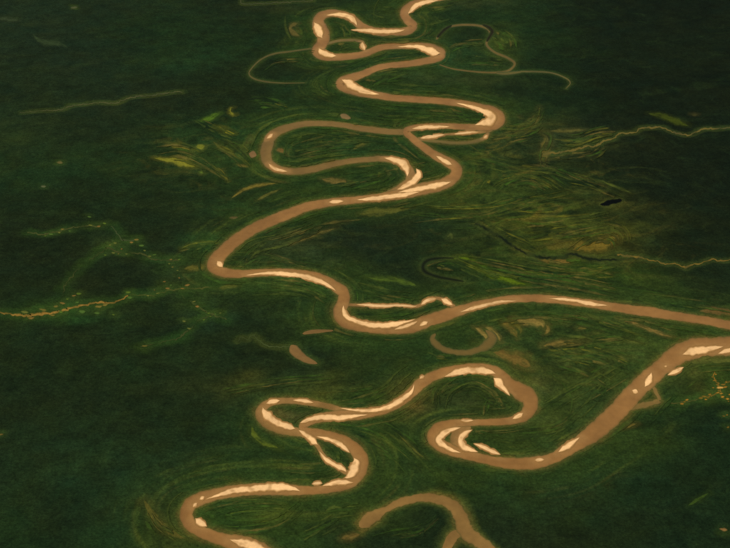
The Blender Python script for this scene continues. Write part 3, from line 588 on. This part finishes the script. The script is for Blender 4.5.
# broad patches seen in the photograph
for (cx, cy, rx, ry, ang, a, c) in [
    (550, 224, 80, 27, 8, .9, alb(62, 74, 26)), (590, 235, 45, 14, -5, .35, alb(86, 84, 28)), (600, 252, 40, 9, 0, .3, alb(90, 84, 30)), (620, 205, 30, 9, 10, .35, alb(74, 72, 28)),
    (505, 190, 65, 24, 0, .65, alb(54, 70, 27)), (560, 262, 70, 12, 8, .6, alb(50, 72, 24)), (620, 275, 45, 9, 3, .6, alb(56, 74, 22)), (480, 270, 60, 12, 12, .5, alb(44, 64, 24)),
    (350, 245, 60, 16, -5, .85, alb(26, 38, 22)), (410, 265, 30, 10, 0, .6, alb(24, 36, 20)), (420, 215, 50, 10, 0, .5, alb(26, 42, 24)), (560, 285, 80, 9, 5, .5, alb(30, 50, 24)),
    (440, 60, 48, 18, 0, .7, alb(38, 62, 32)), (500, 45, 16, 16, 0, .6, alb(64, 80, 30)), (380, 46, 22, 6, 0, .5, alb(62, 66, 34)), (445, 78, 60, 5, 3, .4, alb(60, 72, 36)),
    (375, 150, 80, 14, 0, .5, alb(36, 60, 30)), (560, 140, 50, 16, 0, .5, alb(58, 66, 34)), (520, 145, 40, 22, 0, .5, alb(48, 58, 30)), (560, 180, 40, 12, 0, .4, alb(34, 46, 24)),
    (205, 155, 45, 22, 10, .55, alb(48, 68, 28)), (220, 130, 50, 14, 0, .4, alb(34, 62, 30)), (230, 205, 35, 12, 0, .4, alb(40, 66, 32)), (205, 242, 25, 10, 0, .5, alb(38, 68, 32)),
    (290, 250, 40, 14, 0, .6, alb(56, 66, 34)), (285, 285, 60, 8, 8, .6, alb(58, 78, 32)), (300, 310, 30, 8, 0, .3, alb(38, 60, 28)),
    (600, 360, 70, 40, -30, .65, alb(60, 76, 32)), (560, 420, 40, 18, -20, .6, alb(64, 76, 34)), (640, 345, 40, 12, 8, .5, alb(62, 78, 32)), (545, 330, 60, 20, 0, .45, alb(52, 74, 30)), (470, 405, 30, 16, 0, .6, alb(50, 58, 28)), (410, 400, 18, 16, 0, .8, alb(84, 72, 34)), (430, 385, 20, 6, -30, .5, alb(70, 70, 34)),
    (530, 355, 60, 14, 0, .4, alb(50, 70, 32)), (500, 375, 22, 10, 0, .4, alb(70, 76, 36)), (540, 385, 14, 10, 20, .5, alb(74, 76, 40)),
    (375, 470, 60, 40, 0, .45, alb(46, 64, 26)), (320, 420, 35, 14, 0, .5, alb(48, 66, 30)), (325, 388, 20, 10, -40, .6, alb(72, 76, 28)), (290, 385, 40, 14, 0, .5, alb(48, 62, 28)), (240, 385, 20, 10, -30, .5, alb(66, 70, 28)),
    (275, 385, 100, 10, 0, .25, alb(56, 62, 28)), (285, 415, 24, 6, 10, .7, alb(84, 78, 40)), (240, 520, 45, 16, 0, .5, alb(46, 72, 28)), (270, 515, 26, 8, 0, .5, alb(70, 82, 32)),
    (160, 520, 18, 30, -20, .5, alb(56, 62, 26)), (100, 470, 90, 40, 0, .4, alb(32, 56, 30)), (620, 405, 40, 20, 0, .4, alb(30, 50, 26)), (690, 370, 40, 8, -15, .6, alb(70, 80, 36)),
    (670, 500, 60, 30, 0, .4, alb(24, 42, 24)), (520, 500, 60, 30, 0, .4, alb(30, 50, 26)), (630, 440, 40, 12, 0, .35, alb(44, 62, 26)),
    (60, 308, 40, 9, -5, .6, alb(46, 76, 30)), (80, 318, 30, 6, 0, .4, alb(40, 74, 32)), (110, 245, 26, 8, 0, .35, alb(50, 66, 30)), (175, 270, 24, 14, 0, .35, alb(44, 62, 34)), (215, 315, 30, 14, 0, .35, alb(40, 64, 38)),
    (20, 130, 40, 24, 0, .3, alb(44, 58, 28)), (170, 30, 60, 20, 0, .35, alb(26, 52, 24)), (205, 60, 40, 8, -10, .4, alb(30, 58, 30)),
    (700, 385, 24, 12, 0, .5, alb(56, 58, 22)), (690, 420, 40, 14, 0, .5, alb(20, 36, 20)), (700, 270, 50, 10, 0, .6, alb(20, 34, 20)), (690, 245, 60, 14, 0, .6, alb(18, 30, 17)),
    (400, 18, 40, 6, 0, .3, alb(48, 58, 34)), (470, 3, 40, 6, 0, .5, alb(52, 60, 32)), (290, 8, 40, 4, 0, .3, alb(46, 54, 30)),
]:
    tint(blob(cx, cy, rx * 1.12, ry * 1.12, ang) * min(1, a * 1.15) * np.clip(0.85 + 0.35 * n_fine + 0.25 * n_str, 0.15, 1.15), c)
# swirled marsh in the middle right: old scrolls, drawn out and broken
for (cx, cy, rx, ry, k) in ((545, 215, 95, 40, 1.0), (530, 165, 65, 26, 0.8), (560, 262, 90, 20, 0.8), (500, 140, 50, 30, 0.6), (600, 350, 80, 40, 0.7), (200, 160, 60, 40, 0.5), (300, 250, 60, 40, 0.4)):
    mm = blob(cx, cy, rx, ry, 4) * k
    tint(smooth(0.1, 0.75, n_warp) * mm * 0.6, alb(76, 80, 33))
    tint(smooth(0.35, 0.95, n_warp2) * mm * 0.6, alb(96, 88, 36))
    tint(smooth(0.05, 0.7, -n_warp) * mm * 0.6, alb(26, 42, 20))
    tint(smooth(0.3, 0.9, -n_warp2) * mm * 0.5, alb(20, 34, 18))
tint(smooth(0.2, 0.9, n_warp) * 0.22, alb(40, 58, 28))
tint(smooth(0.2, 0.9, -n_warp2) * 0.35, alb(20, 31, 17))
def halo(pts, c, reach, a):
    """thin growth of the same plants round a meadow"""
    p = cover(pts, 1.5)
    i0, i1 = np.searchsorted(ys, [p[:, 1].min() - reach, p[:, 1].max() + reach])
    j0, j1 = np.searchsorted(xs, [p[:, 0].min() - reach, p[:, 0].max() + reach])
    if i1 - i0 < 1 or j1 - j0 < 1:
        return
    gx, gy = GXj[i0:i1, j0:j1], GYj[i0:i1, j0:j1]
    d = np.full(gx.shape, 1e6)
    for x, y in p:
        np.minimum(d, np.hypot(gx - x, gy - y), out=d)
    w = np.clip(smooth(reach, 0, d + 0.3 * reach * n_fine[i0:i1, j0:j1]) * a * (0.8 + 0.5 * n_str[i0:i1, j0:j1]), 0, 1)[..., None]
    C[i0:i1, j0:j1] = C[i0:i1, j0:j1] * (1 - w) + c * w
for label, c, pts in FIELDS:
    halo(pts, c, 100 + 8 * max(p[2] for p in pts), 0.2)
for label, c, pts in TRACKS:
    halo(pts, alb(52, 80, 30), 380, 0.45)
for label, group, c, x, y, size in CLEAR:
    halo([(x - 1.5, y, size * .6), (x + 1.5, y, size * .6)], alb(56, 74, 30), 260, 0.45)
for w in WATER:
    if w['name'] == 'stream' and w['mat'] == 'water':
        halo(w['pts'], alb(50, 66, 28), 300, 0.5)
    elif w['name'] == 'oxbow_lake':
        halo(w['pts'], alb(52, 70, 30), 300, 0.4)
# muddy margin of bushes and silt beside the river, thin sedge round the lakes
tint(smooth(240, 50, d_riv + 60 * n_fine + 80 * n_mid) * 0.6, alb(70, 80, 35))
tint(smooth(95, 15, d_riv + 45 * n_fine + 30 * n_mid) * 0.55, alb(98, 86, 42))
tint(smooth(110, 30, d_lake + 20 * n_fine) * 0.3, alb(66, 76, 34))
C *= np.clip(1 + 0.15 * n_fine[..., None] + 0.12 * n_mid[..., None], 0.5, 1.5)
hue = fnoise(GX, GY, 700, 191, 3)[..., None]
C *= np.clip(1 + hue * np.array([0.16, 0.05, -0.06]), 0.6, 1.4)

crown = 12 + 4 * fnoise(GX, GY, 900, 71, 2) + rs.uniform(-7, 7, GX.shape)
open_ = np.minimum(np.minimum(d_riv, d_lake), d_mead)
Z = crown * smooth(50, 150, open_)

def canopy_colour(P):
    """colour of the plant cover at photograph pixels P"""
    g = ground(P[..., 0], P[..., 1])
    j = np.clip(np.rint((g[..., 0] - xs[0]) / CELL).astype(int), 0, len(xs) - 1)
    i = np.clip(np.rint((g[..., 1] - ys[0]) / CELL).astype(int), 0, len(ys) - 1)
    return C[i, j]

inside = (np.abs(GX) < xmax * (1.0 * (GY - CAM[1]) / (g_top - CAM[1])) + 900 + 0.06 * xmax)
idx = -np.ones(GX.shape, int)
idx[inside] = np.arange(inside.sum())
ok = inside[:-1, :-1] & inside[1:, :-1] & inside[:-1, 1:] & inside[1:, 1:]
quads = np.stack([idx[:-1, :-1][ok], idx[:-1, 1:][ok], idx[1:, 1:][ok], idx[1:, :-1][ok]], -1)
verts = np.stack([GXj[inside], GYj[inside], Z[inside]], -1).astype(np.float32)
me = bpy.data.meshes.new('forest_canopy')
me.vertices.add(len(verts)); me.vertices.foreach_set('co', verts.ravel())
me.loops.add(quads.size); me.loops.foreach_set('vertex_index', quads.ravel().astype(np.int32))
me.polygons.add(len(quads))
me.polygons.foreach_set('loop_start', np.arange(0, quads.size, 4, dtype=np.int32))
me.update(calc_edges=True)
at = me.attributes.new('Col', 'FLOAT_COLOR', 'POINT')
cc = np.ones((len(verts), 4), np.float32); cc[:, :3] = C[inside]
at.data.foreach_set('color', cc.ravel())
me.polygons.foreach_set('use_smooth', np.ones(len(quads), bool))
me.materials.append(MAT['forest'])
me.validate()
forest = bpy.data.objects.new('forest_canopy', me)
col.objects.link(forest)
forest['kind'] = 'stuff'
forest['label'] = 'dark green rainforest canopy covering the whole plain'
forest['category'] = 'forest'

gs = 300000.0
gm = bpy.data.meshes.new('ground')
gm.from_pydata([(-gs, -gs, -16), (gs, -gs, -16), (gs, gs, -16), (-gs, gs, -16)], [], [(0, 1, 2, 3)])
gm.materials.append(MAT['ground'])
go = bpy.data.objects.new('ground', gm)
col.objects.link(go)
go['kind'] = 'structure'
go['label'] = 'flat dark green lowland plain under the forest'
go['category'] = 'ground'

# ------------------------------------------------------------------ build water
def tag(o, label, cat, group=None, kind=None):
    if label: o['label'] = label
    if cat: o['category'] = cat
    if group: o['group'] = group
    if kind: o['kind'] = kind
TS9 = (-1, -0.88, -0.7, -0.35, 0, 0.35, 0.7, 0.88, 1)
for k, w in enumerate(WATER):
    big = k < 2
    P, ts, s = bands(w['pts'], 1.0 if big else 0.8, w['wob'], 100 + k, round_ends=not w['name'].startswith('river'), zig=0.7 if w['name'] == 'stream' else 0.0, ts=TS9)
    edge = np.abs(ts)
    mix = smooth(1 - w['blend'], 1.02, edge)[None] * np.ones(len(s))[:, None]
    rng2 = np.random.RandomState(k)
    g = ground(P[..., 0], P[..., 1])
    var = 1 + 0.10 * fnoise(g[..., 0], g[..., 1], 900, 200, 3)
    base = w['c'][None, None] * var[..., None]
    # silt streaks: redder towards one bank, greyer towards the other
    if w['mat'] == 'water' and w['name'].startswith(('river', 'side')):
        run = fnoise(s[:, None] * 30 + 0 * ts[None], ts[None] * 420 + 0 * s[:, None], 700, 260 + k, 3)      # silt carried along the flow
        base = base * (1 + 0.13 * run[..., None])
        cen = P[:, len(ts) // 2]
        d1 = np.gradient(cen, axis=0); d1 /= np.maximum(np.linalg.norm(d1, axis=1, keepdims=True), 1e-6)
        d2 = np.gradient(d1, axis=0)
        tn = np.convolve(d1[:, 0] * d2[:, 1] - d1[:, 1] * d2[:, 0], np.ones(15) / 15, 'same') / 0.05
        lean = np.clip(tn, -1, 1)[:, None] * ts[None]                  # +1 on the inside of a bend
        base = base * (1 + 0.14 * lean[..., None])
        sh = np.clip(smooth(240, 20, grid_at(d_bar, P) + 70 * run) * 0.6, 0, 1)[..., None]             # shoals round the bars
        base = base * (1 - sh) + alb(164, 122, 72) * sh
    m2 = (0.5 + 0.5 * vnoise(g[..., 0], g[..., 1], 2600, 77))[..., None] * 0.22
    base = base * (1 - m2) + base * np.array([1.0, 1.06, 1.2]) * m2
    if w['name'] == 'stream':                                     # hidden here and there under the trees
        gap = smooth(0.1, -0.7, fnoise(s[:, None] * 30 + 0 * ts[None], 0 * s[:, None] + 0 * ts[None], 420, 410 + k, 3)) * 0.75
        mix = np.maximum(mix, gap)
    cl = base * (1 - 0.85 * mix[..., None]) + canopy_colour(P) * 0.85 * mix[..., None]
    z0 = 2.2 + 0.1 * k if not big else 0.9 + 0.7 * k
    if w['name'] == 'river_channel' or w['label'].startswith('left prong'):
        z0 = 0.15 + 0.05 * k                                    # passes in under the edge of the water it joins
    z = z0 + ((0.7 if big else 0.06) * s / s[-1])[:, None] + np.zeros(P.shape[:2])
    o = ribbon_mesh(w['name'], P, ts, z, cl, w['mat'])
    cat = {'river': 'river', 'river_channel': 'channel', 'side_channel': 'channel', 'oxbow_lake': 'lake', 'lake': 'lake', 'pond': 'pond', 'stream': 'stream'}[w['name']]
    tag(o, w['label'], cat, None, 'structure')

ZW = 2.2 + 0.1 * len(WATER) + 0.1
# ------------------------------------------------------------------ sandbars: dry crest and the damp margin round it
def rooted(name, parts):
    """an Empty on the ground in the middle of its parts"""
    e = bpy.data.objects.new(name, None)
    e.empty_display_size = 50
    e.location = parts[0].location
    col.objects.link(e)
    for p in parts:
        d = Vector(p.location) - Vector(e.location)
        p.parent = e
        p.location = d
    return e
TS11 = (-1, -0.85, -0.65, -0.45, -0.2, 0, 0.2, 0.45, 0.65, 0.85, 1)
TS15 = tuple(np.linspace(-1, 1, 15))
for k, (label, pts) in enumerate(BARS):
    P, ts, s = bands(pts, 0.6, 0.14, 500 + k, grow=0.25, round_ends='taper', ts=TS11)
    endp = smooth(0, 4.0, np.minimum(s, s[-1] - s))
    dome = (1 - np.abs(ts) ** 2)[None] * (0.35 + 0.65 * endp)[:, None]
    g = ground(P[..., 0], P[..., 1])
    n = fnoise(g[..., 0], g[..., 1], 240, 300 + k, 3)
    cl_s = fnoise(s[:, None] * 28 + 0 * ts[None], ts[None] * 160 + 0 * s[:, None], 240, 340 + k, 3)     # flood streaks along the bar
    wet = np.clip(smooth(0.68, 0.05, dome + 0.3 * n * dome) + smooth(0.1, 1.0, cl_s) * 0.55, 0, 1)[..., None]
    tone = 1 + 0.12 * fnoise(g[..., 0], g[..., 1], 500, 900, 3)[..., None]
    small = min(1.0, max(p[2] for p in pts) / 4.5)
    cl = SAND * (0.72 + 0.28 * small) * tone * (1 - wet) + alb(168, 124, 72) * wet
    crest = ribbon_mesh('dry_sand', P, ts, ZW + 0.35 + 1.4 * dome, cl, 'sand')
    P2, ts2, s2 = bands(pts, 0.6, 0.14, 500 + k, grow=1.5, round_ends='taper', ts=TS11)
    m3 = smooth(0.4, 1.0, np.abs(ts2))[None, :, None] * np.ones(P2.shape[:2])[..., None]
    c2 = alb(168, 124, 72) * (1 - m3) + alb(146, 108, 61) * m3
    damp = ribbon_mesh('damp_margin', P2, ts2, ZW + 0.04 + 0.2 * (1 - np.abs(ts2))[None] + np.zeros(P2.shape[:2]), c2, 'damp')
    tag(rooted('sandbar', [crest, damp]), label, 'sandbar', 'sandbars along the river')

# ------------------------------------------------------------------ meadows and marsh
for k, (label, c, pts) in enumerate(FIELDS):
    wide = max(p[2] for p in pts)
    P, ts, s = bands(pts, 0.8, 0.18, 900 + k, grow=0.35 + 0.04 * wide, round_ends='taper', ts=TS15)
    endp = smooth(0, 6.0, np.minimum(s, s[-1] - s))
    dens = (1 - np.abs(ts) ** 1.3)[None] * (0.15 + 0.85 * endp)[:, None]
    g = ground(P[..., 0], P[..., 1])
    n = fnoise(g[..., 0], g[..., 1], 260, 600 + k, 3)
    st = fnoise(s[:, None] * 22 + 0 * ts[None], ts[None] * (110 + 75 * wide) + 0 * s[:, None], 230, 640 + k, 3)
    dens = np.clip(smooth(0.0, 0.85, dens) * (0.95 + 0.45 * n + 0.7 * st), 0, 1)[..., None]
    cl = c * dens + canopy_colour(P) * (1 - dens)
    z = 0.8 + 0.04 * k + 1.0 * dens[..., 0]
    o = ribbon_mesh('meadow', P, ts, z, cl, 'grass')
    tag(o, label, 'meadow', 'meadows and marsh patches')

# ------------------------------------------------------------------ thin curved ridges of paler growth left by the moving river: countless, one mass
class Mass:
    def __init__(self):
        self.v, self.q, self.c, self.n = [], [], [], 0
    def strip(self, P, z, c):
        n, m = P.shape[:2]
        g = ground(P[..., 0], P[..., 1]); g[..., 2] = z
        i = np.arange(n - 1)[:, None] * m + np.arange(m - 1)[None] + self.n
        q = np.stack([i, i + 1, i + m + 1, i + m], -1).reshape(-1, 4)
        w = g.reshape(-1, 3)
        k = q - self.n
        a = w[k[:, 2]] - w[k[:, 0]]; b = w[k[:, 3]] - w[k[:, 1]]
        down = a[:, 0] * b[:, 1] - a[:, 1] * b[:, 0] < 0
        q[down] = q[down][:, ::-1]
        self.v.append(g.reshape(-1, 3)); self.q.append(q); self.c.append(c.reshape(-1, 3)); self.n += n * m
ridges = Mass()
rg = random.Random(21)
OLV, TN, GRN, DRK, YLW = alb(88, 98, 38), alb(118, 104, 50), alb(64, 94, 30), alb(18, 31, 16), alb(112, 110, 34)
def streak(line, w, c, a, seed):
    """one ridge along a line of photograph pixels; it thins out at both ends and stops at the water"""
    c0 = np.array(line, float)
    if len(c0) < 6:
        return
    d = np.gradient(c0, axis=0); d /= np.maximum(np.linalg.norm(d, axis=1, keepdims=True), 1e-6)
    nr = np.stack([-d[:, 1], d[:, 0]], 1)
    t = np.linspace(0, 1, len(c0))
    q = np.arange(len(c0))
    wob = 1 + 0.5 * np.sin(q / 2.7 + seed) * np.sin(q / 5.9 + 2 * seed)
    hw = w * 0.5 * np.sin(np.pi * t) ** 0.6 * wob + 0.06
    ts = np.array([-1, -0.5, 0, 0.5, 1])
    P = c0[:, None] + ts[None, :, None] * hw[:, None, None] * nr[:, None]
    dr = np.minimum(grid_at(d_riv, P[:, 2:3]), 400)[:, 0]
    dl = np.minimum(grid_at(np.minimum(d_lake, d_bar), P[:, 2:3]), 400)[:, 0]
    ok = (dr > 70) & (dl > 55)
    fade = np.sin(np.pi * t) ** 0.5 * (0.75 + 0.35 * np.sin(q / 4.3 + seed * 3)) * smooth(60, 150, dr)
    al = np.clip(a * fade[:, None] * (1 - np.abs(ts) ** 1.5)[None], 0, 1)[..., None]
    cl = canopy_colour(P) * (1 - al) + c * al
    i = 0
    while i < len(ok):
        if not ok[i]:
            i += 1; continue
        j = i
        while j < len(ok) and ok[j]: j += 1
        if j - i > 4:
            ridges.strip(P[i:j], 19.0 + 0.004 * (seed % 700) + np.linspace(0, 1.5, j - i)[:, None], cl[i:j])
        i = j
seed = 0
# along the river: lines that run beside the bends, mostly on their inner side
for w in WATER[:3]:
    c0 = catmull(w['pts'], 1.0)[:, :2]
    d = np.gradient(c0, axis=0); d /= np.linalg.norm(d, axis=1, keepdims=True)
    dd = np.gradient(d, axis=0)
    turn = np.convolve(d[:, 0] * dd[:, 1] - d[:, 1] * dd[:, 0], np.ones(25) / 25, 'same')
    nr = np.stack([-d[:, 1], d[:, 0]], 1)
    for _ in range(int(len(c0) / 4.2)):
        i = rg.randrange(len(c0)); L = int(rg.uniform(14, 60))
        seg = slice(max(0, i - L // 2), min(len(c0), i + L // 2))
        side = np.sign(turn[i]) if rg.random() < 0.72 else -np.sign(turn[i])
        off = rg.uniform(7, 42) if side == np.sign(turn[i]) else rg.uniform(7, 20)
        # the further from the river, the flatter the old bend
        base = c0[seg] + side * off * nr[seg] * np.array([1.0, 0.62])
        if len(base) < 12:
            continue
        fwd = (np.diff(base, axis=0) * np.diff(c0[seg], axis=0)).sum(1) > 0.12
        if not fwd.all():
            r0 = max(range(len(fwd)), key=lambda z: next((k for k in range(z, len(fwd)) if not fwd[k]), len(fwd)) - z)
            r1 = next((k for k in range(r0, len(fwd)) if not fwd[k]), len(fwd))
            base = base[r0:r1]
            if len(base) < 12:
                continue
        ker = np.ones(7) / 7
        base = np.stack([np.convolve(np.pad(base[:, k], 3, 'edge'), ker, 'valid') for k in (0, 1)], 1)
        if np.linalg.norm(np.diff(base, axis=0), axis=1).min() < 0.25:
            keep = np.concatenate([[True], np.linalg.norm(np.diff(base, axis=0), axis=1) > 0.3])
            base = base[keep]
        seed += 1
        streak(base, rg.uniform(0.9, 3.2), rg.choice([OLV, OLV, GRN, GRN, TN, DRK, DRK]), rg.uniform(0.15, 0.5), seed)
GUIDES = [('P', 10, 9, [(0, 190), (120, 175), (250, 165), (330, 140), (420, 130), (520, 110)]), ('P', 9, 8, [(0, 150), (150, 160), (300, 150), (420, 110)]),
    ('P', 9, 7, [(230, 180), (320, 235), (420, 280)]), ('P', 14, 9, [(130, 300), (250, 315), (400, 345), (550, 370), (660, 395)]), ('P', 10, 8, [(380, 325), (520, 338), (660, 330)]),
    ('P', 8, 6, [(250, 100), (300, 60), (360, 45), (430, 60), (490, 100)]), ('P', 7, 5, [(300, 110), (340, 75), (400, 65), (450, 95)]), ('P', 6, 4, [(250, 95), (270, 65), (330, 48)]),
    ('P', 12, 7, [(500, 265), (560, 225), (620, 212), (670, 225), (680, 260)]), ('P', 12, 12, [(320, 190), (420, 200), (540, 195), (640, 180)]), ('P', 12, 10, [(380, 240), (480, 225), (600, 205)]),
    ('P', 8, 6, [(440, 40), (560, 65), (640, 95), (700, 120)]), ('P', 6, 4, [(560, 260), (600, 240), (640, 245), (655, 270)]), ('P', 8, 6, [(60, 340), (140, 310), (230, 340), (300, 370)]),
    ('N', 9, 6, [(0, 160), (60, 205), (130, 190), (155, 145)]), ('N', 8, 5, [(0, 240), (100, 225), (160, 195)]), ('N', 8, 5, [(30, 290), (60, 255), (150, 240)]), ('N', 9, 6, [(190, 240), (260, 248), (330, 228), (390, 222)]),
    ('N', 8, 5, [(185, 300), (300, 290), (350, 265)]), ('N', 8, 5, [(0, 310), (100, 325), (200, 335), (290, 370)]), ('N', 6, 4, [(150, 215), (180, 240), (160, 290), (165, 330)]),
    ('G', 10, 7, [(320, 470), (450, 465), (600, 500)]), ('G', 8, 7, [(350, 430), (500, 450), (640, 510)]), ('J', 8, 6, [(0, 60), (150, 45), (300, 30)]), ('J', 9, 8, [(60, 90), (200, 110), (330, 160)]), ('J', 9, 9, [(0, 130), (120, 170), (240, 240)]),
    ('J', 9, 8, [(-40, 330), (60, 270), (190, 200), (290, 140)]), ('G', 8, 6, [(300, 300), (450, 320), (600, 360), (720, 400)]),
    ('I', 9, 6, [(270, 270), (290, 200), (370, 160), (450, 195), (500, 260)]), ('I', 8, 5, [(230, 280), (240, 190), (320, 140)]), ('I', 7, 5, [(420, 290), (440, 230), (520, 250)]),
    ('C', 10, 7, [(280, 240), (400, 212), (560, 192), (640, 200)]), ('C', 8, 6, [(270, 285), (420, 255), (600, 240)]), ('C', 8, 6, [(420, 390), (540, 375), (680, 340)]),
    ('E', 9, 7, [(240, 290), (300, 230), (420, 200), (560, 150)]), ('E', 8, 5, [(250, 300), (330, 265), (430, 290), (520, 310)]), ('E', 9, 6, [(260, 365), (400, 372), (520, 392), (600, 430)]),
    ('A', 8, 5, [(560, 335), (620, 300), (720, 280)]), ('A', 7, 4, [(600, 355), (660, 320), (760, 290)]), ('A', 7, 4, [(160, 290), (230, 250), (340, 240)]), ('A', 6, 4, [(470, 190), (530, 180), (570, 195)]),
    ('F', 8, 5, [(140, 300), (250, 305), (380, 292)]), ('F', 8, 6, [(130, 190), (250, 215), (400, 235)]), ('F', 9, 5, [(460, 95), (520, 110), (590, 140), (600, 165)]),
    ('K', 9, 7, [(0, 260), (150, 225), (300, 205), (480, 190)]), ('K', 9, 5, [(480, 312), (580, 288), (700, 240)]), ('K', 6, 4, [(250, 340), (330, 310), (430, 325)]), ('K', 6, 4, [(420, 455), (470, 475), (500, 510)]),
    ('L', 10, 14, [(20, 30), (200, 70), (330, 150), (440, 260)]), ('L', 8, 8, [(200, 530), (300, 500), (400, 480), (480, 420)]), ('L', 7, 6, [(0, 400), (80, 390), (160, 385)]),
    ('M', 10, 7, [(230, 440), (330, 475), (500, 455), (620, 380)]), ('M', 8, 6, [(240, 400), (350, 370), (500, 370), (600, 390)]), ('M', 7, 7, [(0, 400), (40, 460), (120, 510)]), ('M', 8, 7, [(600, 500), (680, 460), (760, 420)]),
    ('B', 8, 6, [(250, 230), (320, 185), (420, 175)]), ('B', 8, 5, [(250, 265), (380, 245), (500, 255)]), ('B', 7, 5, [(460, 130), (480, 165), (510, 200)]), ('B', 6, 4, [(490, 125), (530, 160), (540, 200)]), ('B', 7, 4, [(150, 25), (230, 18), (300, 10)]),
    ('B', 7, 5, [(230, 440), (300, 450), (380, 470)]), ('D', 7, 5, [(210, 270), (280, 290), (300, 340)]), ('D', 8, 6, [(400, 260), (480, 280), (600, 310), (700, 330)]), ('D', 7, 4, [(420, 250), (500, 255), (560, 290)]),
    ('X', 9, 7, [(100, 300), (200, 290), (300, 330), (400, 400)]), ('X', 9, 7, [(260, 160), (340, 200), (430, 240)]), ('X', 8, 6, [(330, 230), (420, 270), (500, 340)]), ('X', 7, 5, [(470, 90), (560, 95), (640, 120)]),
    ('W', 8, 5, [(270, 270), (350, 250), (430, 245)]), ('S', 8, 6, [(500, 240), (580, 260), (700, 300)]), ('S', 8, 5, [(20, 260), (90, 270), (200, 275)]), ('T', 7, 8, [(60, 200), (200, 180), (280, 120)])]
for (r, n, spread, pts) in GUIDES:
    g0 = catmull([(*p[:2], 1) for p in R(r, *[(x, y, 1) for x, y in pts])], 0.9)[:, :2]
    d = np.gradient(g0, axis=0); d /= np.maximum(np.linalg.norm(d, axis=1, keepdims=True), 1e-6)
    nr = np.stack([-d[:, 1], d[:, 0]], 1)
    warm = r in 'PNXSG'
    for _ in range(int(n * (2.1 if warm else 1.6))):
        i0 = rg.uniform(0, 0.6); i1 = min(1, i0 + rg.uniform(0.25, 0.8))
        a, b = int(i0 * len(g0)), int(i1 * len(g0))
        off = rg.gauss(0, 0.55) * spread
        line = g0[a:b] + nr[a:b] * off + (np.linspace(-1, 1, max(b - a, 1))[:, None] * nr[a:b]) * rg.uniform(-1, 1)
        seed += 1
        streak(line, rg.uniform(1.0, 3.6), rg.choice([OLV, OLV, GRN, YLW if warm else GRN, TN, DRK, DRK]), rg.uniform(0.25, 0.8 if warm else 0.65), seed)
v = np.vstack(ridges.v); q = np.vstack(ridges.q); cl = np.vstack(ridges.c)
me = bpy.data.meshes.new('ridge_growth')
me.from_pydata(v.tolist(), [], q.tolist())
at = me.attributes.new('Col', 'FLOAT_COLOR', 'POINT')
cc = np.ones((len(v), 4), np.float32); cc[:, :3] = cl
at.data.foreach_set('color', cc.ravel())
me.polygons.foreach_set('use_smooth', np.zeros(len(q), bool))
me.materials.append(MAT['grass'])
ro = bpy.data.objects.new('ridge_growth', me)
col.objects.link(ro)
tag(ro, 'fine curved streaks of olive growth across the flood plain beside the river bends', 'vegetation', None, 'stuff')

# ------------------------------------------------------------------ tracks and clearings
for k, (label, c, pts) in enumerate(TRACKS):
    P, ts, s = bands(pts, 0.8, 0.4, 1300 + k, zig=0.8, ts=(-1, -0.5, 0, 0.5, 1))
    g = ground(P[..., 0], P[..., 1])
    n = fnoise(g[..., 0], g[..., 1], 420, 800 + k, 3)
    dens = np.clip((1 - np.abs(ts) ** 2)[None] * (0.7 + 0.9 * n), 0, 1)[..., None]
    cl = c * dens + canopy_colour(P) * (1 - dens)
    o = ribbon_mesh('track', P, ts, 2.2 + 0.15 * k + np.zeros(P.shape[:2]), cl, 'soil')
    tag(o, label, 'track', None, 'structure')
for k, (label, group, c, x, y, size) in enumerate(CLEAR):
    rr = random.Random(k)
    a = rr.uniform(-0.5, 0.4); L = size * rr.uniform(0.5, 0.9)
    pts = [(x - L * math.cos(a), y - L * 0.5 * math.sin(a), size * .35), (x, y, size * rr.uniform(.5, .8)), (x + L * math.cos(a), y + L * .5 * math.sin(a), size * .3)]
    P, ts, s = bands(pts, 0.5, 0.25, 1500 + k, round_ends=True)
    endp = smooth(0, L * .6, np.minimum(s, s[-1] - s))
    dens = (rr.uniform(0.7, 1.0) if group else 1.0) * smooth(0, 0.9, (1 - np.abs(ts))[None] * (0.3 + 0.7 * endp)[:, None])[..., None]
    cl = c * dens + canopy_colour(P) * (1 - dens)
    o = ribbon_mesh('clearing', P, ts, 3.6 + 0.02 * k + 0.4 * dens[..., 0], cl, 'soil')
    tag(o, label, 'clearing', group)
